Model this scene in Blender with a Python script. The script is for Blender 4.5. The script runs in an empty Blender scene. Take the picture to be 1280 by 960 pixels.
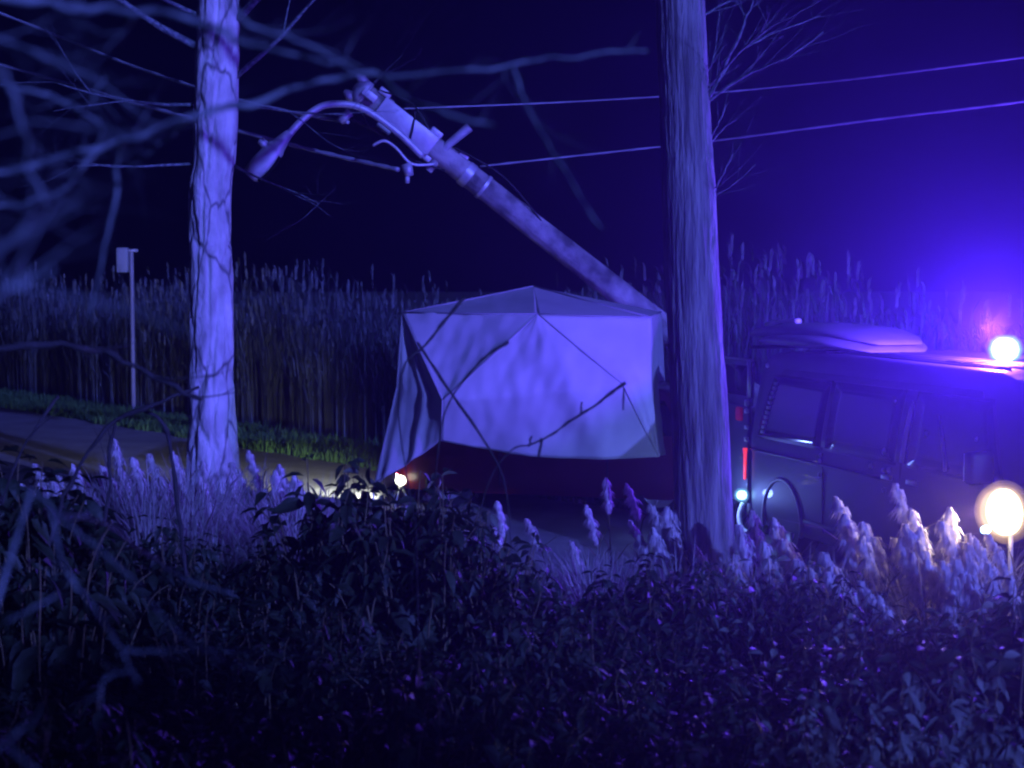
import bpy, bmesh, math, random
from mathutils import Vector, Matrix, noise
R = math.radians
random.seed(7)
sc = bpy.context.scene
COL = sc.collection

# ------------------------------------------------------------------ camera
CAM_Z, FPX, PITCH = 2.6, 2030.0, math.atan(120 / 2030.0)
cd = bpy.data.cameras.new("camera"); cam = bpy.data.objects.new("camera", cd); COL.objects.link(cam)
cam.location = (0, 0, CAM_Z); cam.rotation_euler = (R(90) - PITCH, 0, 0)
cd.sensor_width = 36.0; cd.lens = 36.0 * FPX / 1280.0; cd.clip_end = 2000; cd.clip_start = 0.05
cd.dof.use_dof = True; cd.dof.focus_distance = 13.5; cd.dof.aperture_fstop = 3.2
sc.camera = cam
# ------------------------------------------------------------------ night sky
SUN_AZ, SUN_EL = R(32), R(15)          # light comes from the right, behind the camera (police cars up the road)
w = bpy.data.worlds.new("World"); sc.world = w; w.use_nodes = True
nt = w.node_tree; bg = nt.nodes["Background"]
sky = nt.nodes.new("ShaderNodeTexSky"); sky.sky_type = 'NISHITA'; sky.sun_disc = False
sky.sun_elevation = SUN_EL; sky.sun_rotation = math.pi - SUN_AZ
tint = nt.nodes.new("ShaderNodeMix"); tint.data_type = 'RGBA'; tint.blend_type = 'MULTIPLY'
tint.inputs[0].default_value = 1.0; tint.inputs[7].default_value = (0.02, 0.01, 1.0, 1)
nt.links.new(sky.outputs[0], tint.inputs[6]); nt.links.new(tint.outputs[2], bg.inputs[0])
bg.inputs[1].default_value = 0.0002
sd = bpy.data.lights.new("sun", 'SUN'); sun = bpy.data.objects.new("sun", sd); COL.objects.link(sun)
sd.energy = 4.7; sd.color = (0.115, 0.155, 1.0); sd.angle = R(0.8)
sdir = Vector((-math.sin(SUN_AZ) * math.cos(SUN_EL), math.cos(SUN_AZ) * math.cos(SUN_EL), -math.sin(SUN_EL)))
sun.rotation_euler = sdir.to_track_quat('-Z', 'Y').to_euler(); sun.location = (20, -20, 10)
sc.view_settings.view_transform = 'Standard'; sc.view_settings.look = 'None'
sc.view_settings.exposure = 0.0; sc.view_settings.gamma = 1.0
sc.render.engine = 'CYCLES'
sc.cycles.use_denoising = True; sc.cycles.volume_bounces = 0; sc.cycles.max_bounces = 5
sc.cycles.filter_width = 2.2
sc.cycles.sample_clamp_indirect = 4.0

# ------------------------------------------------------------------ helpers
CP, SP = math.cos(PITCH), math.sin(PITCH)
def at(px, py, Y):
    u, v = (px - 640) / FPX, (480 - py) / FPX
    d = Vector((u, CP + v * SP, -SP + v * CP)); s = Y / d.y
    return Vector((d.x * s, Y, CAM_Z + d.z * s))
ND = Vector((0.8, 0.6))                       # across the lane, away from the camera
def lane(x, y): return x * ND.x + y * ND.y
def gz(x, y):
    n = lane(x, y); t = min(1, max(0, (8.3 - n) / 4.4)); t = t * t * (3 - 2 * t)
    b = noise.noise(Vector((x * .6, y * .6, 3))) * .10 * t
    f = min(1, max(0, (n - 13.6) / 4)); k = min(1, max(0, (2.4 - n) / 1.6)); return t * .55 + k * .4 + b - f * .25
class MB:
    def __init__(s): s.v = []; s.f = []; s.m = []
    def poly(s, pts, m=0):
        b = len(s.v); s.v += [tuple(p) for p in pts]; s.f.append(tuple(range(b, b + len(pts)))); s.m.append(m)
    def box(s, c, h, rot=None, m=0):
        b = len(s.v); c = Vector(c)
        for z in (-1, 1):
            for x, y in ((-1, -1), (1, -1), (1, 1), (-1, 1)):
                p = Vector((x * h[0], y * h[1], z * h[2]))
                if rot is not None: p = rot @ p
                s.v.append(tuple(c + p))
        for f in ((3, 2, 1, 0), (4, 5, 6, 7), (0, 1, 5, 4), (1, 2, 6, 5), (2, 3, 7, 6), (3, 0, 4, 7)):
            s.f.append(tuple(b + i for i in f)); s.m.append(m)
    def tube(s, pts, rad, n=7, m=0, cap=True):
        pts = [Vector(p) for p in pts]; b = len(s.v); k = len(pts)
        if not isinstance(rad, (list, tuple)): rad = [rad] * k
        up = Vector((0, 0, 1)); pu = None
        for i, p in enumerate(pts):
            t = (pts[min(i + 1, k - 1)] - pts[max(i - 1, 0)])
            if t.length < 1e-7: t = Vector((0, 0, 1))
            t.normalize()
            if pu is None: pu = t.orthogonal().normalized()
            else:
                pu = pu - t * pu.dot(t)
                pu = pu.normalized() if pu.length > 1e-5 else t.orthogonal().normalized()
            q = t.cross(pu)
            for j in range(n):
                a = 2 * math.pi * j / n
                s.v.append(tuple(p + (pu * math.cos(a) + q * math.sin(a)) * rad[i]))
        for i in range(k - 1):
            for j in range(n):
                a = b + i * n + j; c = b + i * n + (j + 1) % n
                s.f.append((a, c, c + n, a + n)); s.m.append(m)
        if cap:
            s.f.append(tuple(b + j for j in range(n))[::-1]); s.m.append(m)
            s.f.append(tuple(b + (k - 1) * n + j for j in range(n))); s.m.append(m)
    def grid(s, rows, m=0, close=False):
        b = len(s.v); nr, nc = len(rows), len(rows[0])
        for r in rows: s.v += [tuple(p) for p in r]
        for i in range(nr - 1):
            for j in range(nc if close else nc - 1):
                a = b + i * nc + j; c = b + i * nc + (j + 1) % nc
                s.f.append((a, c, c + nc, a + nc)); s.m.append(m)
    def lathe(s, prof, n=20, axis='Z', m=0, c=(0, 0, 0)):
        rows = []
        for r, h in prof:
            row = []
            for j in range(n):
                a = 2 * math.pi * j / n; x, y = r * math.cos(a), r * math.sin(a)
                p = (x, y, h) if axis == 'Z' else ((x, h, y) if axis == 'Y' else (h, x, y))
                row.append(Vector(p) + Vector(c))
            rows.append(row)
        s.grid(rows, m, True)
    def mesh(s, name, mats, smooth=True, fix=False):
        me = bpy.data.meshes.new(name); me.from_pydata(s.v, [], s.f)
        for mt in (mats if isinstance(mats, (list, tuple)) else [mats]): me.materials.append(mt)
        if any(s.m): me.polygons.foreach_set("material_index", s.m)
        if smooth: me.polygons.foreach_set("use_smooth", [True] * len(me.polygons))
        if fix:
            bm = bmesh.new(); bm.from_mesh(me); bmesh.ops.remove_doubles(bm, verts=bm.verts, dist=1e-5)
            bmesh.ops.recalc_face_normals(bm, faces=bm.faces); bm.to_mesh(me); bm.free()
        me.update(); return me
    def build(s, name, mats, parent=None, smooth=True, fix=False):
        return link(name, s.mesh(name, mats, smooth, fix), parent)
def link(name, me, parent=None):
    o = bpy.data.objects.new(name, me); COL.objects.link(o)
    if parent is not None: o.parent = parent
    return o
def tag(o, label, cat, group=None):
    o["label"] = label; o["category"] = cat
    if group: o["group"] = group
    return o
def thing(name, loc, rz, label, cat, group=None):
    o = bpy.data.objects.new(name, None); COL.objects.link(o); o.location = loc; o.rotation_euler = (0, 0, rz)
    return tag(o, label, cat, group)
def sharp(o, deg=35):
    o.data.set_sharp_from_angle(angle=R(deg)); return o
def bevel(o, wd=.01, seg=2):
    m = o.modifiers.new("bevel", 'BEVEL'); m.width = wd; m.segments = seg; m.limit_method = 'ANGLE'; return o
def spline(pts, sub=6):
    P = [Vector(p) for p in pts]; out = []
    for i in range(len(P) - 1):
        a, b, c, d = P[max(i - 1, 0)], P[i], P[i + 1], P[min(i + 2, len(P) - 1)]
        for k in range(sub):
            t = k / sub
            out.append(.5 * ((2 * b) + (c - a) * t + (2 * a - 5 * b + 4 * c - d) * t * t + (3 * b - a - 3 * c + d) * t ** 3))
    out.append(P[-1]); return out

# ------------------------------------------------------------------ materials
def mat(name, col, rough=.7, var=.25, scale=6.0, bump=0.0, bscale=40.0, metal=0.0, coat=0.0, dark=None, stretch=(1, 1, 1), subs=0.0, spec=.5):
    m = bpy.data.materials.new(name); m.use_nodes = True; t = m.node_tree; b = t.nodes["Principled BSDF"]
    b.inputs["Roughness"].default_value = rough; b.inputs["Metallic"].default_value = metal
    b.inputs["Coat Weight"].default_value = coat; b.inputs["Specular IOR Level"].default_value = spec
    tc = t.nodes.new("ShaderNodeTexCoord"); mp = t.nodes.new("ShaderNodeMapping"); mp.inputs["Scale"].default_value = stretch
    t.links.new(tc.outputs["Object"], mp.inputs[0])
    nz = t.nodes.new("ShaderNodeTexNoise"); nz.inputs["Scale"].default_value = scale; nz.inputs["Detail"].default_value = 6
    t.links.new(mp.outputs[0], nz.inputs["Vector"])
    cr = t.nodes.new("ShaderNodeValToRGB")
    c0 = dark if dark else tuple(c * (1 - var) for c in col); c1 = tuple(min(1, c * (1 + var)) for c in col)
    cr.color_ramp.elements[0].position = .35; cr.color_ramp.elements[0].color = (*c0, 1)
    cr.color_ramp.elements[1].position = .65; cr.color_ramp.elements[1].color = (*c1, 1)
    t.links.new(nz.outputs["Fac"], cr.inputs[0]); t.links.new(cr.outputs[0], b.inputs["Base Color"])
    if bump:
        n2 = t.nodes.new("ShaderNodeTexNoise"); n2.inputs["Scale"].default_value = bscale; n2.inputs["Detail"].default_value = 5
        t.links.new(mp.outputs[0], n2.inputs["Vector"])
        bp = t.nodes.new("ShaderNodeBump"); bp.inputs["Strength"].default_value = bump; bp.inputs["Distance"].default_value = .02
        t.links.new(n2.outputs["Fac"], bp.inputs["Height"]); t.links.new(bp.outputs[0], b.inputs["Normal"])
    if subs:
        tr = t.nodes.new("ShaderNodeBsdfTranslucent"); t.links.new(cr.outputs[0], tr.inputs[0])
        mx = t.nodes.new("ShaderNodeMixShader"); mx.inputs[0].default_value = subs
        out = t.nodes["Material Output"]
        t.links.new(b.outputs[0], mx.inputs[1]); t.links.new(tr.outputs[0], mx.inputs[2]); t.links.new(mx.outputs[0], out.inputs[0])
    return m
def emit(name, col, s):
    m = bpy.data.materials.new(name); m.use_nodes = True; b = m.node_tree.nodes["Principled BSDF"]
    b.inputs["Base Color"].default_value = (*col, 1); b.inputs["Emission Color"].default_value = (*col, 1)
    b.inputs["Emission Strength"].default_value = s; return m
M = {}
M['ground'] = mat("soil_and_litter", (.06, .055, .035), .95, .5, 3, .6, 25)
M['road'] = mat("worn_asphalt", (.30, .295, .28), .85, .18, 1.6, .35, 160)
M['grass'] = mat("short_grass", (.10, .22, .06), .8, .45, 2.5, subs=.25)
M['straw'] = mat("dry_reed", (.15, .17, .17), .8, .4, 1.2, subs=.2)
M['strawplume'] = mat("dry_reed_head", (.20, .21, .21), .9, .3, 2, subs=.2)
M['plume'] = mat("pale_plume", (.82, .76, .74), .9, .25, 30, subs=.3)
M['stem'] = mat("plant_stem", (.16, .13, .06), .8, .3, 8)
M['leaf'] = mat("nettle_leaf", (.030, .046, .020), .55, .5, 3, .3, 60, subs=.12)
M['leafdark'] = mat("bramble_leaf", (.022, .036, .018), .5, .5, 3, .3, 60, subs=.1)
M['leaflit'] = mat("lit_tone_leaf", (.17, .20, .14), .6, .4, 3, .3, 60, subs=.15)  # brighter copy of the leaf colour, light painted into the sunlit clumps
M['tuft'] = mat("bleached_grass", (.42, .42, .36), .85, .35, 3, subs=.25)
M['bark_pale'] = mat("pale_plated_bark", (.72, .70, .66), .9, .2, 5, .9, 26, stretch=(1, 1, .5), dark=(.48, .46, .43))
_m = M['bark_pale']; _t = _m.node_tree; _b = _t.nodes["Principled BSDF"]; _src = _b.inputs["Base Color"].links[0].from_socket
_tc = _t.nodes.new("ShaderNodeTexCoord"); _mp = _t.nodes.new("ShaderNodeMapping"); _mp.inputs["Scale"].default_value = (1, 1, .42)
_n = _t.nodes.new("ShaderNodeTexNoise"); _n.inputs["Scale"].default_value = 5; _mx = _t.nodes.new("ShaderNodeMix"); _mx.data_type = 'VECTOR'; _mx.inputs[0].default_value = .16
_t.links.new(_tc.outputs["Object"], _mp.inputs[0]); _t.links.new(_mp.outputs[0], _n.inputs["Vector"]); _t.links.new(_mp.outputs[0], _mx.inputs[4]); _t.links.new(_n.outputs["Color"], _mx.inputs[5])
_v = _t.nodes.new("ShaderNodeTexVoronoi"); _v.feature = 'DISTANCE_TO_EDGE'; _v.inputs["Scale"].default_value = 2.6; _t.links.new(_mx.outputs[1], _v.inputs["Vector"])
_r = _t.nodes.new("ShaderNodeMapRange"); _r.inputs[1].default_value = .0; _r.inputs[2].default_value = .045; _r.inputs[3].default_value = .25; _r.inputs[4].default_value = 1; _t.links.new(_v.outputs["Distance"], _r.inputs[0])
_k = _t.nodes.new("ShaderNodeMix"); _k.data_type = 'RGBA'; _k.blend_type = 'MULTIPLY'; _k.inputs[0].default_value = 1
_t.links.new(_src, _k.inputs[6]); _t.links.new(_r.outputs[0], _k.inputs[7]); _t.links.new(_k.outputs[2], _b.inputs["Base Color"])
M['bark_dark'] = mat("furrowed_bark", (.27, .255, .25), .92, .35, 12, 1.0, 70, stretch=(1, 1, .13), dark=(.12, .11, .105))
M['twig'] = mat("twig_bark", (.19, .23, .22), .75, .35, 26, .3, 60, dark=(.06, .08, .08))  # dark blotches put broken shadow into the bark colour
M['twigdark'] = mat("dark_twig_bark", (.045, .04, .04), .85, .3, 14, .3, 60)
M['pole'] = mat("weathered_pole_wood", (.40, .38, .36), .85, .30, 3.2, .6, 40, dark=(.10, .095, .09))
M['galv'] = mat("galvanised_steel", (.55, .55, .56), .45, .15, 8, metal=.3)
M['black'] = mat("black_rubber", (.02, .02, .022), .7, .2, 10)
M['wire'] = mat("aluminium_wire", (.55, .57, .6), .45, .2, 3, metal=.3)
M['tent'] = mat("white_tent_fabric", (.58, .585, .56), .8, .10, 2.2, .15, 220, subs=.12)
M['tentbind'] = mat("grey_tent_binding", (.34, .33, .34), .8, .1, 5)
M['van'] = mat("dark_van_paint", (.06, .064, .08), .55, .10, 2, coat=.15)
M['glass'] = mat("tinted_glass", (.008, .008, .012), .15, .05, 2, spec=.25)
M['trim'] = mat("black_trim", (.012, .012, .013), .55, .15, 6)
M['chrome'] = mat("bright_trim", (.75, .76, .78), .3, .06, 6, metal=.6)
M['reflect'] = mat("reflective_tape", (.75, .76, .78), .5, .06, 6)
M['redpaint'] = mat("dark_red_paint", (.16, .010, .014), .4, .12, 2, coat=.4)
M['pod'] = mat("matt_grey_plastic", (.30, .29, .32), .5, .10, 4)
M['poddark'] = mat("charcoal_plastic", (.13, .13, .15), .5, .10, 4)
M['red_lens'] = emit("lit_red_lens", (1.0, .05, .04), 1.1)
M['red_dim'] = emit("dim_red_lens", (.5, .01, .02), .12)
M['blue_core'] = emit("lit_blue_beacon", (.75, .95, 1.0), 12)
M['blue_rim'] = emit("beacon_lens_rim", (.22, .85, 1.0), 1.0)
M['warm_rim'] = emit("headlamp_rim", (1.0, .60, .22), 1.3)
M['blue_ring'] = emit("marker_lens_rim", (.10, .35, 1.0), 1.4)
M['blue_small'] = emit("lit_marker_lamp", (.35, .72, 1.0), 12)
M['warm_core'] = emit("lit_headlamp", (1.0, .74, .42), 16)
M['white_core'] = emit("lit_car_lamp", (.93, 1.0, .80), 5)
def glow_mat(name, col, st, a):  # part-clear glowing layer, nested to draw a lamp's glare
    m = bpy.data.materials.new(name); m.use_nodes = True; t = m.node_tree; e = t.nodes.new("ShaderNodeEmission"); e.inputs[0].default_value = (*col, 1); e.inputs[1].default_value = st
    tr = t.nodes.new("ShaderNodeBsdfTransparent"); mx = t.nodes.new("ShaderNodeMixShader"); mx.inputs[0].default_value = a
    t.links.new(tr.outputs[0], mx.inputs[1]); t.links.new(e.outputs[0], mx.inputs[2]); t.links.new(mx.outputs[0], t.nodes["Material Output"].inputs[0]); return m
M['warm_glow1'] = glow_mat("warm_inner_halo", (1.0, .75, .40), 1.6, .30); M['warm_glow2'] = glow_mat("warm_outer_halo", (1.0, .62, .28), 1.0, .14)
M['blue_glow1'] = glow_mat("cyan_halo", (.25, .9, 1.0), 1.3, .40); M['blue_glow2'] = glow_mat("blue_halo", (.20, .55, 1.0), 1.1, .25); M['blue_glow3'] = glow_mat("violet_halo", (.30, .18, 1.0), 1.0, .16)
M['post'] = mat("white_post", (.32, .34, .35), .6, .08, 6)

# ------------------------------------------------------------------ setting
def axis(a, b, fine0, fine1, st, coarse):
    v = []; x = a
    while x < b:
        v.append(x); x += st if fine0 <= x < fine1 else coarse
    v.append(b); return v
xs = axis(-600, 600, -12, 12, .4, 28); ys = axis(-200, 1200, -10, 30, .4, 28)
g = MB(); g.grid([[Vector((x, y, gz(x, y))) for x in xs] for y in ys])
o = g.build("ground", M['ground']); o["kind"] = "structure"
LD = Vector((-.6, .8))
def lp(n, s): return Vector((ND.x * n + LD.x * s, ND.y * n + LD.y * s))
g = MB(); rows = []
for i in range(160):
    s = -70 + i * 1.0; row = []
    e0 = 8.45 + .16 * noise.noise(Vector((s * .5, 1, 0))); e1 = 12.35 + .14 * noise.noise(Vector((s * .6, 7, 0)))
    for j in range(9):
        n = e0 + (e1 - e0) * j / 8; p = lp(n, s)
        row.append(Vector((p.x, p.y, .012 + .035 * (1 - (2 * j / 8 - 1) ** 2))))
    rows.append(row)
g.grid(rows); o = g.build("road", M['road']); o["kind"] = "structure"

def blade(mb, p, h, wd, lean, az, m=0, seg=2):
    d = Vector((math.cos(az), math.sin(az), 0)); q = Vector((-d.y, d.x, 0)) * wd * .5; p = Vector(p)
    b = len(mb.v); mb.v += [tuple(p - q), tuple(p + q)]
    for i in range(1, seg):
        t = i / seg; c = p + Vector((0, 0, h * (t - .15 * lean * t * t))) + d * lean * h * t * t
        k = 1 - .55 * t; mb.v += [tuple(c - q * k), tuple(c + q * k)]
        a = b + 2 * (i - 1); mb.f.append((a, a + 1, a + 3, a + 2)); mb.m.append(m)
    tip = p + Vector((0, 0, h * (1 - .25 * lean))) + d * lean * h
    mb.v.append(tuple(tip)); a = b + 2 * (seg - 1); mb.f.append((a, a + 1, a + 2)); mb.m.append(m)

def card_plume(mb, p, h, az, m=0):       # far reed head: a few drooping strands
    p = Vector(p)
    for k in range(5):
        blade(mb, p + Vector((0, 0, h * k * .13)), h * random.uniform(.35, .6), .035, random.uniform(.3, .9), az + random.uniform(-.6, .6), m)

rng = random.Random(3)
g = MB()
for i in range(7600):                     # reed bed along the far side of the lane
    s = rng.uniform(-16, 44); n = 14.8 + 2.6 * rng.random() ** 1.5 + .35 * noise.noise(Vector((s * .35, 0, 5)))
    p = lp(n, s); 
    if p.y < 8: continue
    h = (2.7 + .75 * noise.noise(Vector((s * .3, n * .3, 2))) + .45 * noise.noise(Vector((s * 1.3, n, 9)))) * rng.uniform(.62, 1.08) * (.72 + .26 * min(1, max(0, s / 12)))
    az = rng.uniform(1.8, 5.2); ln = rng.uniform(.02, .10) if rng.random() < .75 else rng.uniform(.1, .45); z = gz(p.x, p.y)
    blade(g, (p.x, p.y, z), h, .022, ln, az, 0, 3)
    for k in range(4):
        zz = h * rng.uniform(.2, .85); blade(g, (p.x + math.cos(az) * ln * zz * .3, p.y, z + zz), rng.uniform(.3, .6), .028, rng.uniform(.3, 1.1), rng.uniform(0, 6.28), 0)
    if rng.random() < .55:
        card_plume(g, (p.x + math.cos(az) * ln * h, p.y + math.sin(az) * ln * h, z + h * .93), rng.uniform(.22, .34), az, 1)
o = g.build("reed_bed", [M['straw'], M['strawplume']]); o["kind"] = "stuff"
tag(o, "tall dry reed bed with feathery heads beyond the lane", "reeds")
g = MB()
for i in range(30000):                    # low green verge at the far lane edge
    s = rng.uniform(-10, 44); n = 12.25 + 1.9 * rng.random() ** 1.3 + .25 * noise.noise(Vector((s * .8, 0, 0))); p = lp(n, s)
    blade(g, (p.x, p.y, gz(p.x, p.y)), rng.uniform(.06, .24) * (1 + .6 * noise.noise(Vector((p.x * 1.5, p.y * 1.5, 0)))), .03, rng.uniform(.2, 1.1), rng.uniform(0, 6.28))
o = g.build("verge_grass", M['grass']); o["kind"] = "stuff"; tag(o, "low green grass verge along the far lane edge", "grass")

# ------------------------------------------------------------------ trees
def trunk(mb, path, rad, nseg, amp, kc, kz, plates=False, per_m=26):
    P = spline(path, 10); n = len(P); L = [0]
    for i in range(1, n): L.append(L[-1] + (P[i] - P[i - 1]).length)
    N = int(L[-1] * per_m); rows = []; j = 0
    for i in range(N + 1):
        s = L[-1] * i / N
        while j < n - 2 and L[j + 1] < s: j += 1
        t = (s - L[j]) / max(1e-6, L[j + 1] - L[j]); c = P[j].lerp(P[j + 1], t)
        f = s / L[-1] * (len(rad) - 1); k = min(int(f), len(rad) - 2); r = rad[k] + (rad[k + 1] - rad[k]) * (f - k)
        row = []
        for a in range(nseg):
            th = 2 * math.pi * a / nseg; ca, sa = math.cos(th), math.sin(th)
            q = Vector((ca * kc, sa * kc, s * kz))
            v = noise.noise(q)
            if plates:
                d = noise.voronoi(Vector((ca * 1.5, sa * 1.5, s * .9 + .2 * v)))[0]; e = min(1, (d[1] - d[0]) * 7)
                dr = amp * (e - 1) * .9 + .02 * noise.noise(Vector((ca * 1.2, sa * 1.2, s * 1.6))) + .010 * noise.noise(q * 2.2)
            else:
                dr = -amp * (1 - min(1, abs(v) * 4.0)) + .012 * noise.noise(Vector((ca, sa, s * .8))) + .005 * noise.noise(q * 2.5)
            row.append(c + Vector((ca, sa, 0)) * (r + dr))
        rows.append(row)
    mb.grid(rows, 0, True)

def grow(mb, p, d, L, r, lev, rg, spread=.6, up=.15, sides=5):
    pts = [p.copy()]; q = p.copy(); dd = d.normalized(); n = 4; rr = [r]
    kids = []
    for i in range(n):
        dd = (dd + Vector((rg.uniform(-1, 1), rg.uniform(-1, 1), rg.uniform(-1, 1))) * .16 + Vector((0, 0, up * .3))).normalized()
        q = q + dd * L / n; pts.append(q.copy()); rr.append(r * (1 - .72 * (i + 1) / n))
        if lev > 0:
            for _ in range(1 if i else 0):
                kids.append((q.copy(), dd.copy(), rr[-1]))
    mb.tube(spline(pts, 2), [rr[min(len(rr) - 1, int(i / 2))] * .5 + rr[min(len(rr) - 1, (i + 1) // 2)] * .5 for i in range(2 * n + 1)], sides)
    for kp, kd, kr in kids:
        sd_ = Vector((rg.uniform(-1, 1), rg.uniform(-1, 1), rg.uniform(-.4, 1))).normalized()
        grow(mb, kp, kd * (1 - spread * .5) + sd_ * spread, L * rg.uniform(.45, .7), kr * .7, lev - 1, rg, spread, up, max(3, sides - 1))

def px_branch(mb, pts, r0, r1, rg, twigs=0, tl=.3, sub=5, n=6):
    P = spline([at(*p) for p in pts], sub); k = len(P)
    P = [p + Vector((rg.uniform(-1, 1), rg.uniform(-1, 1), rg.uniform(-1, 1))) * r0 * .6 for p in P]
    th = .72 if r0 < .012 and pts[0][2] < 3.5 else 1.0
    rad = [th * (r0 + (r1 - r0) * i / (k - 1)) * rg.uniform(.7, 1.3) for i in range(k)]
    mb.tube(P, rad, n)
    for _ in range(twigs):
        i = rg.randrange(1, k - 1); t = (P[i] - P[i - 1]).normalized()
        d = (t + Vector((rg.uniform(-1, 1), rg.uniform(-.6, .6), rg.uniform(-.5, 1))) * .9)
        grow(mb, P[i], d, tl * rg.uniform(.5, 1.2), rad[i] * .45, 1, rg, .5, .05, 4)
    return P

# left tree: pale plated bark
YL = 18.5
base = at(266, 600, YL); base.z = gz(base.x, base.y)
root = thing("roadside_tree", base, 0, "pale bare tree trunk with cracked plated bark beside the lane, left of white tent", "tree")
path = [Vector((base.x, YL, -.1)), at(266, 600, YL), at(264, 400, YL), at(263, 240, YL), at(268, 190, YL), at(273, 0, YL), at(278, -150, YL), at(284, -330, YL)]
path = [p - base for p in path]
g = MB(); trunk(g, path, [.33, .265, .245, .245, .25, .222, .205, .176], 80, .045, 3.2, 1.2, True)
g.build("trunk", M['bark_pale'], root)
rg = random.Random(11); g = MB()
for (px, py, dx, dy, dz, L, r) in ((290, 100, .9, -.3, .5, 1.6, .035), (250, 60, -1, -.2, .4, 2.0, .05), (292, 30, .8, -.4, .8, 2.2, .05), (285, -120, 1, 0, .9, 3.0, .08), (270, -180, -1, .2, .9, 3.2, .09),
                                   (284, -320, .3, .3, 1, 3, .12), (240, 205, -.7, -.3, -.15, 1.3, .02), (290, 205, .7, -.3, -.5, 1.2, .018), (288, 130, .9, -.3, .0, 1.4, .02), (250, 20, -.8, -.5, .2, 2.2, .03), (255, 130, -1, .1, .1, 1.7, .025)):
    grow(g, at(px, py, YL) - base, Vector((dx, dy, dz)), L, r, 3, rg, .75, .05)
g.build("crown", M['twig'], root)
# right tree: furrowed dark bark
YR = 12.0
base = at(886, 690, YR); base.z = gz(base.x, base.y)
root = thing("furrowed_tree", base, 0, "dark furrowed bare tree trunk standing between white tent and dark van", "tree")
path = [Vector((base.x + .03, YR, base.z - .15)), at(884, 700, YR), at(878, 600, YR), at(868, 400, YR), at(859, 200, YR), at(850, 0, YR), at(845, -150, YR), at(838, -330, YR), at(830, -560, YR)]
path = [p - base for p in path]
g = MB(); trunk(g, path, [.26, .218, .21, .202, .193, .184, .176, .168, .155, .12], 150, .011, 12, 1.3, False, 40)
g.build("trunk", M['bark_dark'], root)
rg = random.Random(5); g = MB()
class Off(MB): pass
tw = MB()
for pts, r in ((((882, 132, 14), (905, 85, 13.9), (925, 40, 13.8), (945, -10, 13.8), (960, -70, 13.8)), .014),
               (((882, 130, 14), (930, 95, 13.8), (985, 72, 13.6), (1028, 40, 13.5)), .012), (((884, 128, 14), (920, 70, 14.1), (960, 45, 14.2), (1025, 20, 14.3)), .010),
               (((886, 182, 14), (905, 160, 13.9), (922, 150, 13.8)), .008), (((886, 180, 14), (900, 150, 14), (910, 128, 14.0)), .007),
               (((893, 245, 14), (915, 232, 13.9), (945, 205, 13.8)), .008), (((893, 240, 14), (905, 215, 14), (918, 190, 14)), .007), (((892, 236, 14), (905, 228, 13.8), (925, 212, 13.7)), .006),
               (((880, 20, 14), (905, 5, 14), (930, -5, 14)), .009), (((880, 100, 14), (895, 60, 14.1), (900, 0, 14.2)), .010), (((880, 115, 14), (940, 50, 13.5), (990, 20, 13.2), (1035, -5, 13)), .010)):
    px_branch(tw, [(a, b, c - 2.0) for a, b, c in pts], r * .9, r * .3, rg, 9 if r > .009 else 3, .42)
for (px, py, dx, dz, L, r) in ((845, -200, -1, .6, 2.6, .06), (850, -260, 1, .8, 3.0, .07), (838, -400, -.8, 1, 3.0, .07), (832, -540, .4, 1, 3.0, .09)):
    grow(tw, at(px, py, YR), Vector((dx, rg.uniform(-.4, .4), dz)), L, r, 3, rg, .7, .1)
tw.v = [tuple(Vector(v) - base) for v in tw.v]
tw.build("crown", M['twig'], root)

# ------------------------------------------------------------------ leaning utility pole with its street lamp
YP = 20.2
ptop = at(456, 118, YP - .6); pbase = at(1126, 622, YP + .5); pbase.z = gz(pbase.x, pbase.y) - .1
root = thing("utility_pole", (pbase.x, pbase.y, pbase.z), 0, "leaning weathered utility pole with curved street lamp arm above white tent", "utility pole")
O = Vector(pbase)
A = (ptop - pbase).normalized(); Lp = (ptop - pbase).length
side = A.cross(Vector((0, -1, 0))).normalized()     # upward side of the pole in the picture plane
if side.z < 0: side = -side
front = side.cross(A).normalized()
if front.y > 0: front = -front
def pp(s, u=0, f=0): return A * s + side * u + front * f
g = MB(); rows = []
for i in range(150):
    s = Lp * i / 149; r = .182 - .045 * i / 149; row = []
    for j in range(40):
        a = 2 * math.pi * j / 40; q = Vector((math.cos(a) * 2, math.sin(a) * 2, s * .7))
        rr = r + .006 * noise.noise(q * 2.5) - .010 * (1 - min(1, abs(noise.noise(Vector((math.cos(a) * 3, math.sin(a) * 3, s * .35)))) * 7))
        row.append(pp(s) + side * math.cos(a) * rr + front * math.sin(a) * rr)
    rows.append(row)
g.grid(rows, 0, True); g.f.append(tuple(len(g.v) - 40 + j for j in range(40))); g.m.append(0)
g.build("shaft", M['pole'], root)
def ring(s, r, wd, mm, name):
    g = MB(); g.tube([pp(s - wd / 2), pp(s + wd / 2)], r, 28); sharp(g.build(name, mm, root))
ring(Lp - 1.55, .158, .10, M['galv'], "clamp_band"); ring(Lp - 1.80, .162, .04, M['galv'], "clamp_band"); ring(Lp - .30, .152, .07, M['galv'], "clamp_band")
g = MB(); g.tube([pp(Lp - .02), pp(Lp + .05), pp(Lp + .12), pp(Lp + .16)], [.16, .165, .12, .04], 18); g.build("pole_cap", M['galv'], root)
for u, s0 in ((.10, .02), (-.10, .02)):
    g = MB(); g.tube([pp(Lp + s0, u), pp(Lp + s0 + .12, u * 1.2), pp(Lp + s0 + .2, u * 1.2)], [.05, .065, .03], 10); g.build("insulator", M['galv'], root)
g = MB(); g.box(pp(Lp - .62, 0, .16), (.04, .40, .13), Matrix((front, A, side)).transposed().to_3x3()); bevel(g.build("bracket_plate", M['galv'], root))
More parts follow.
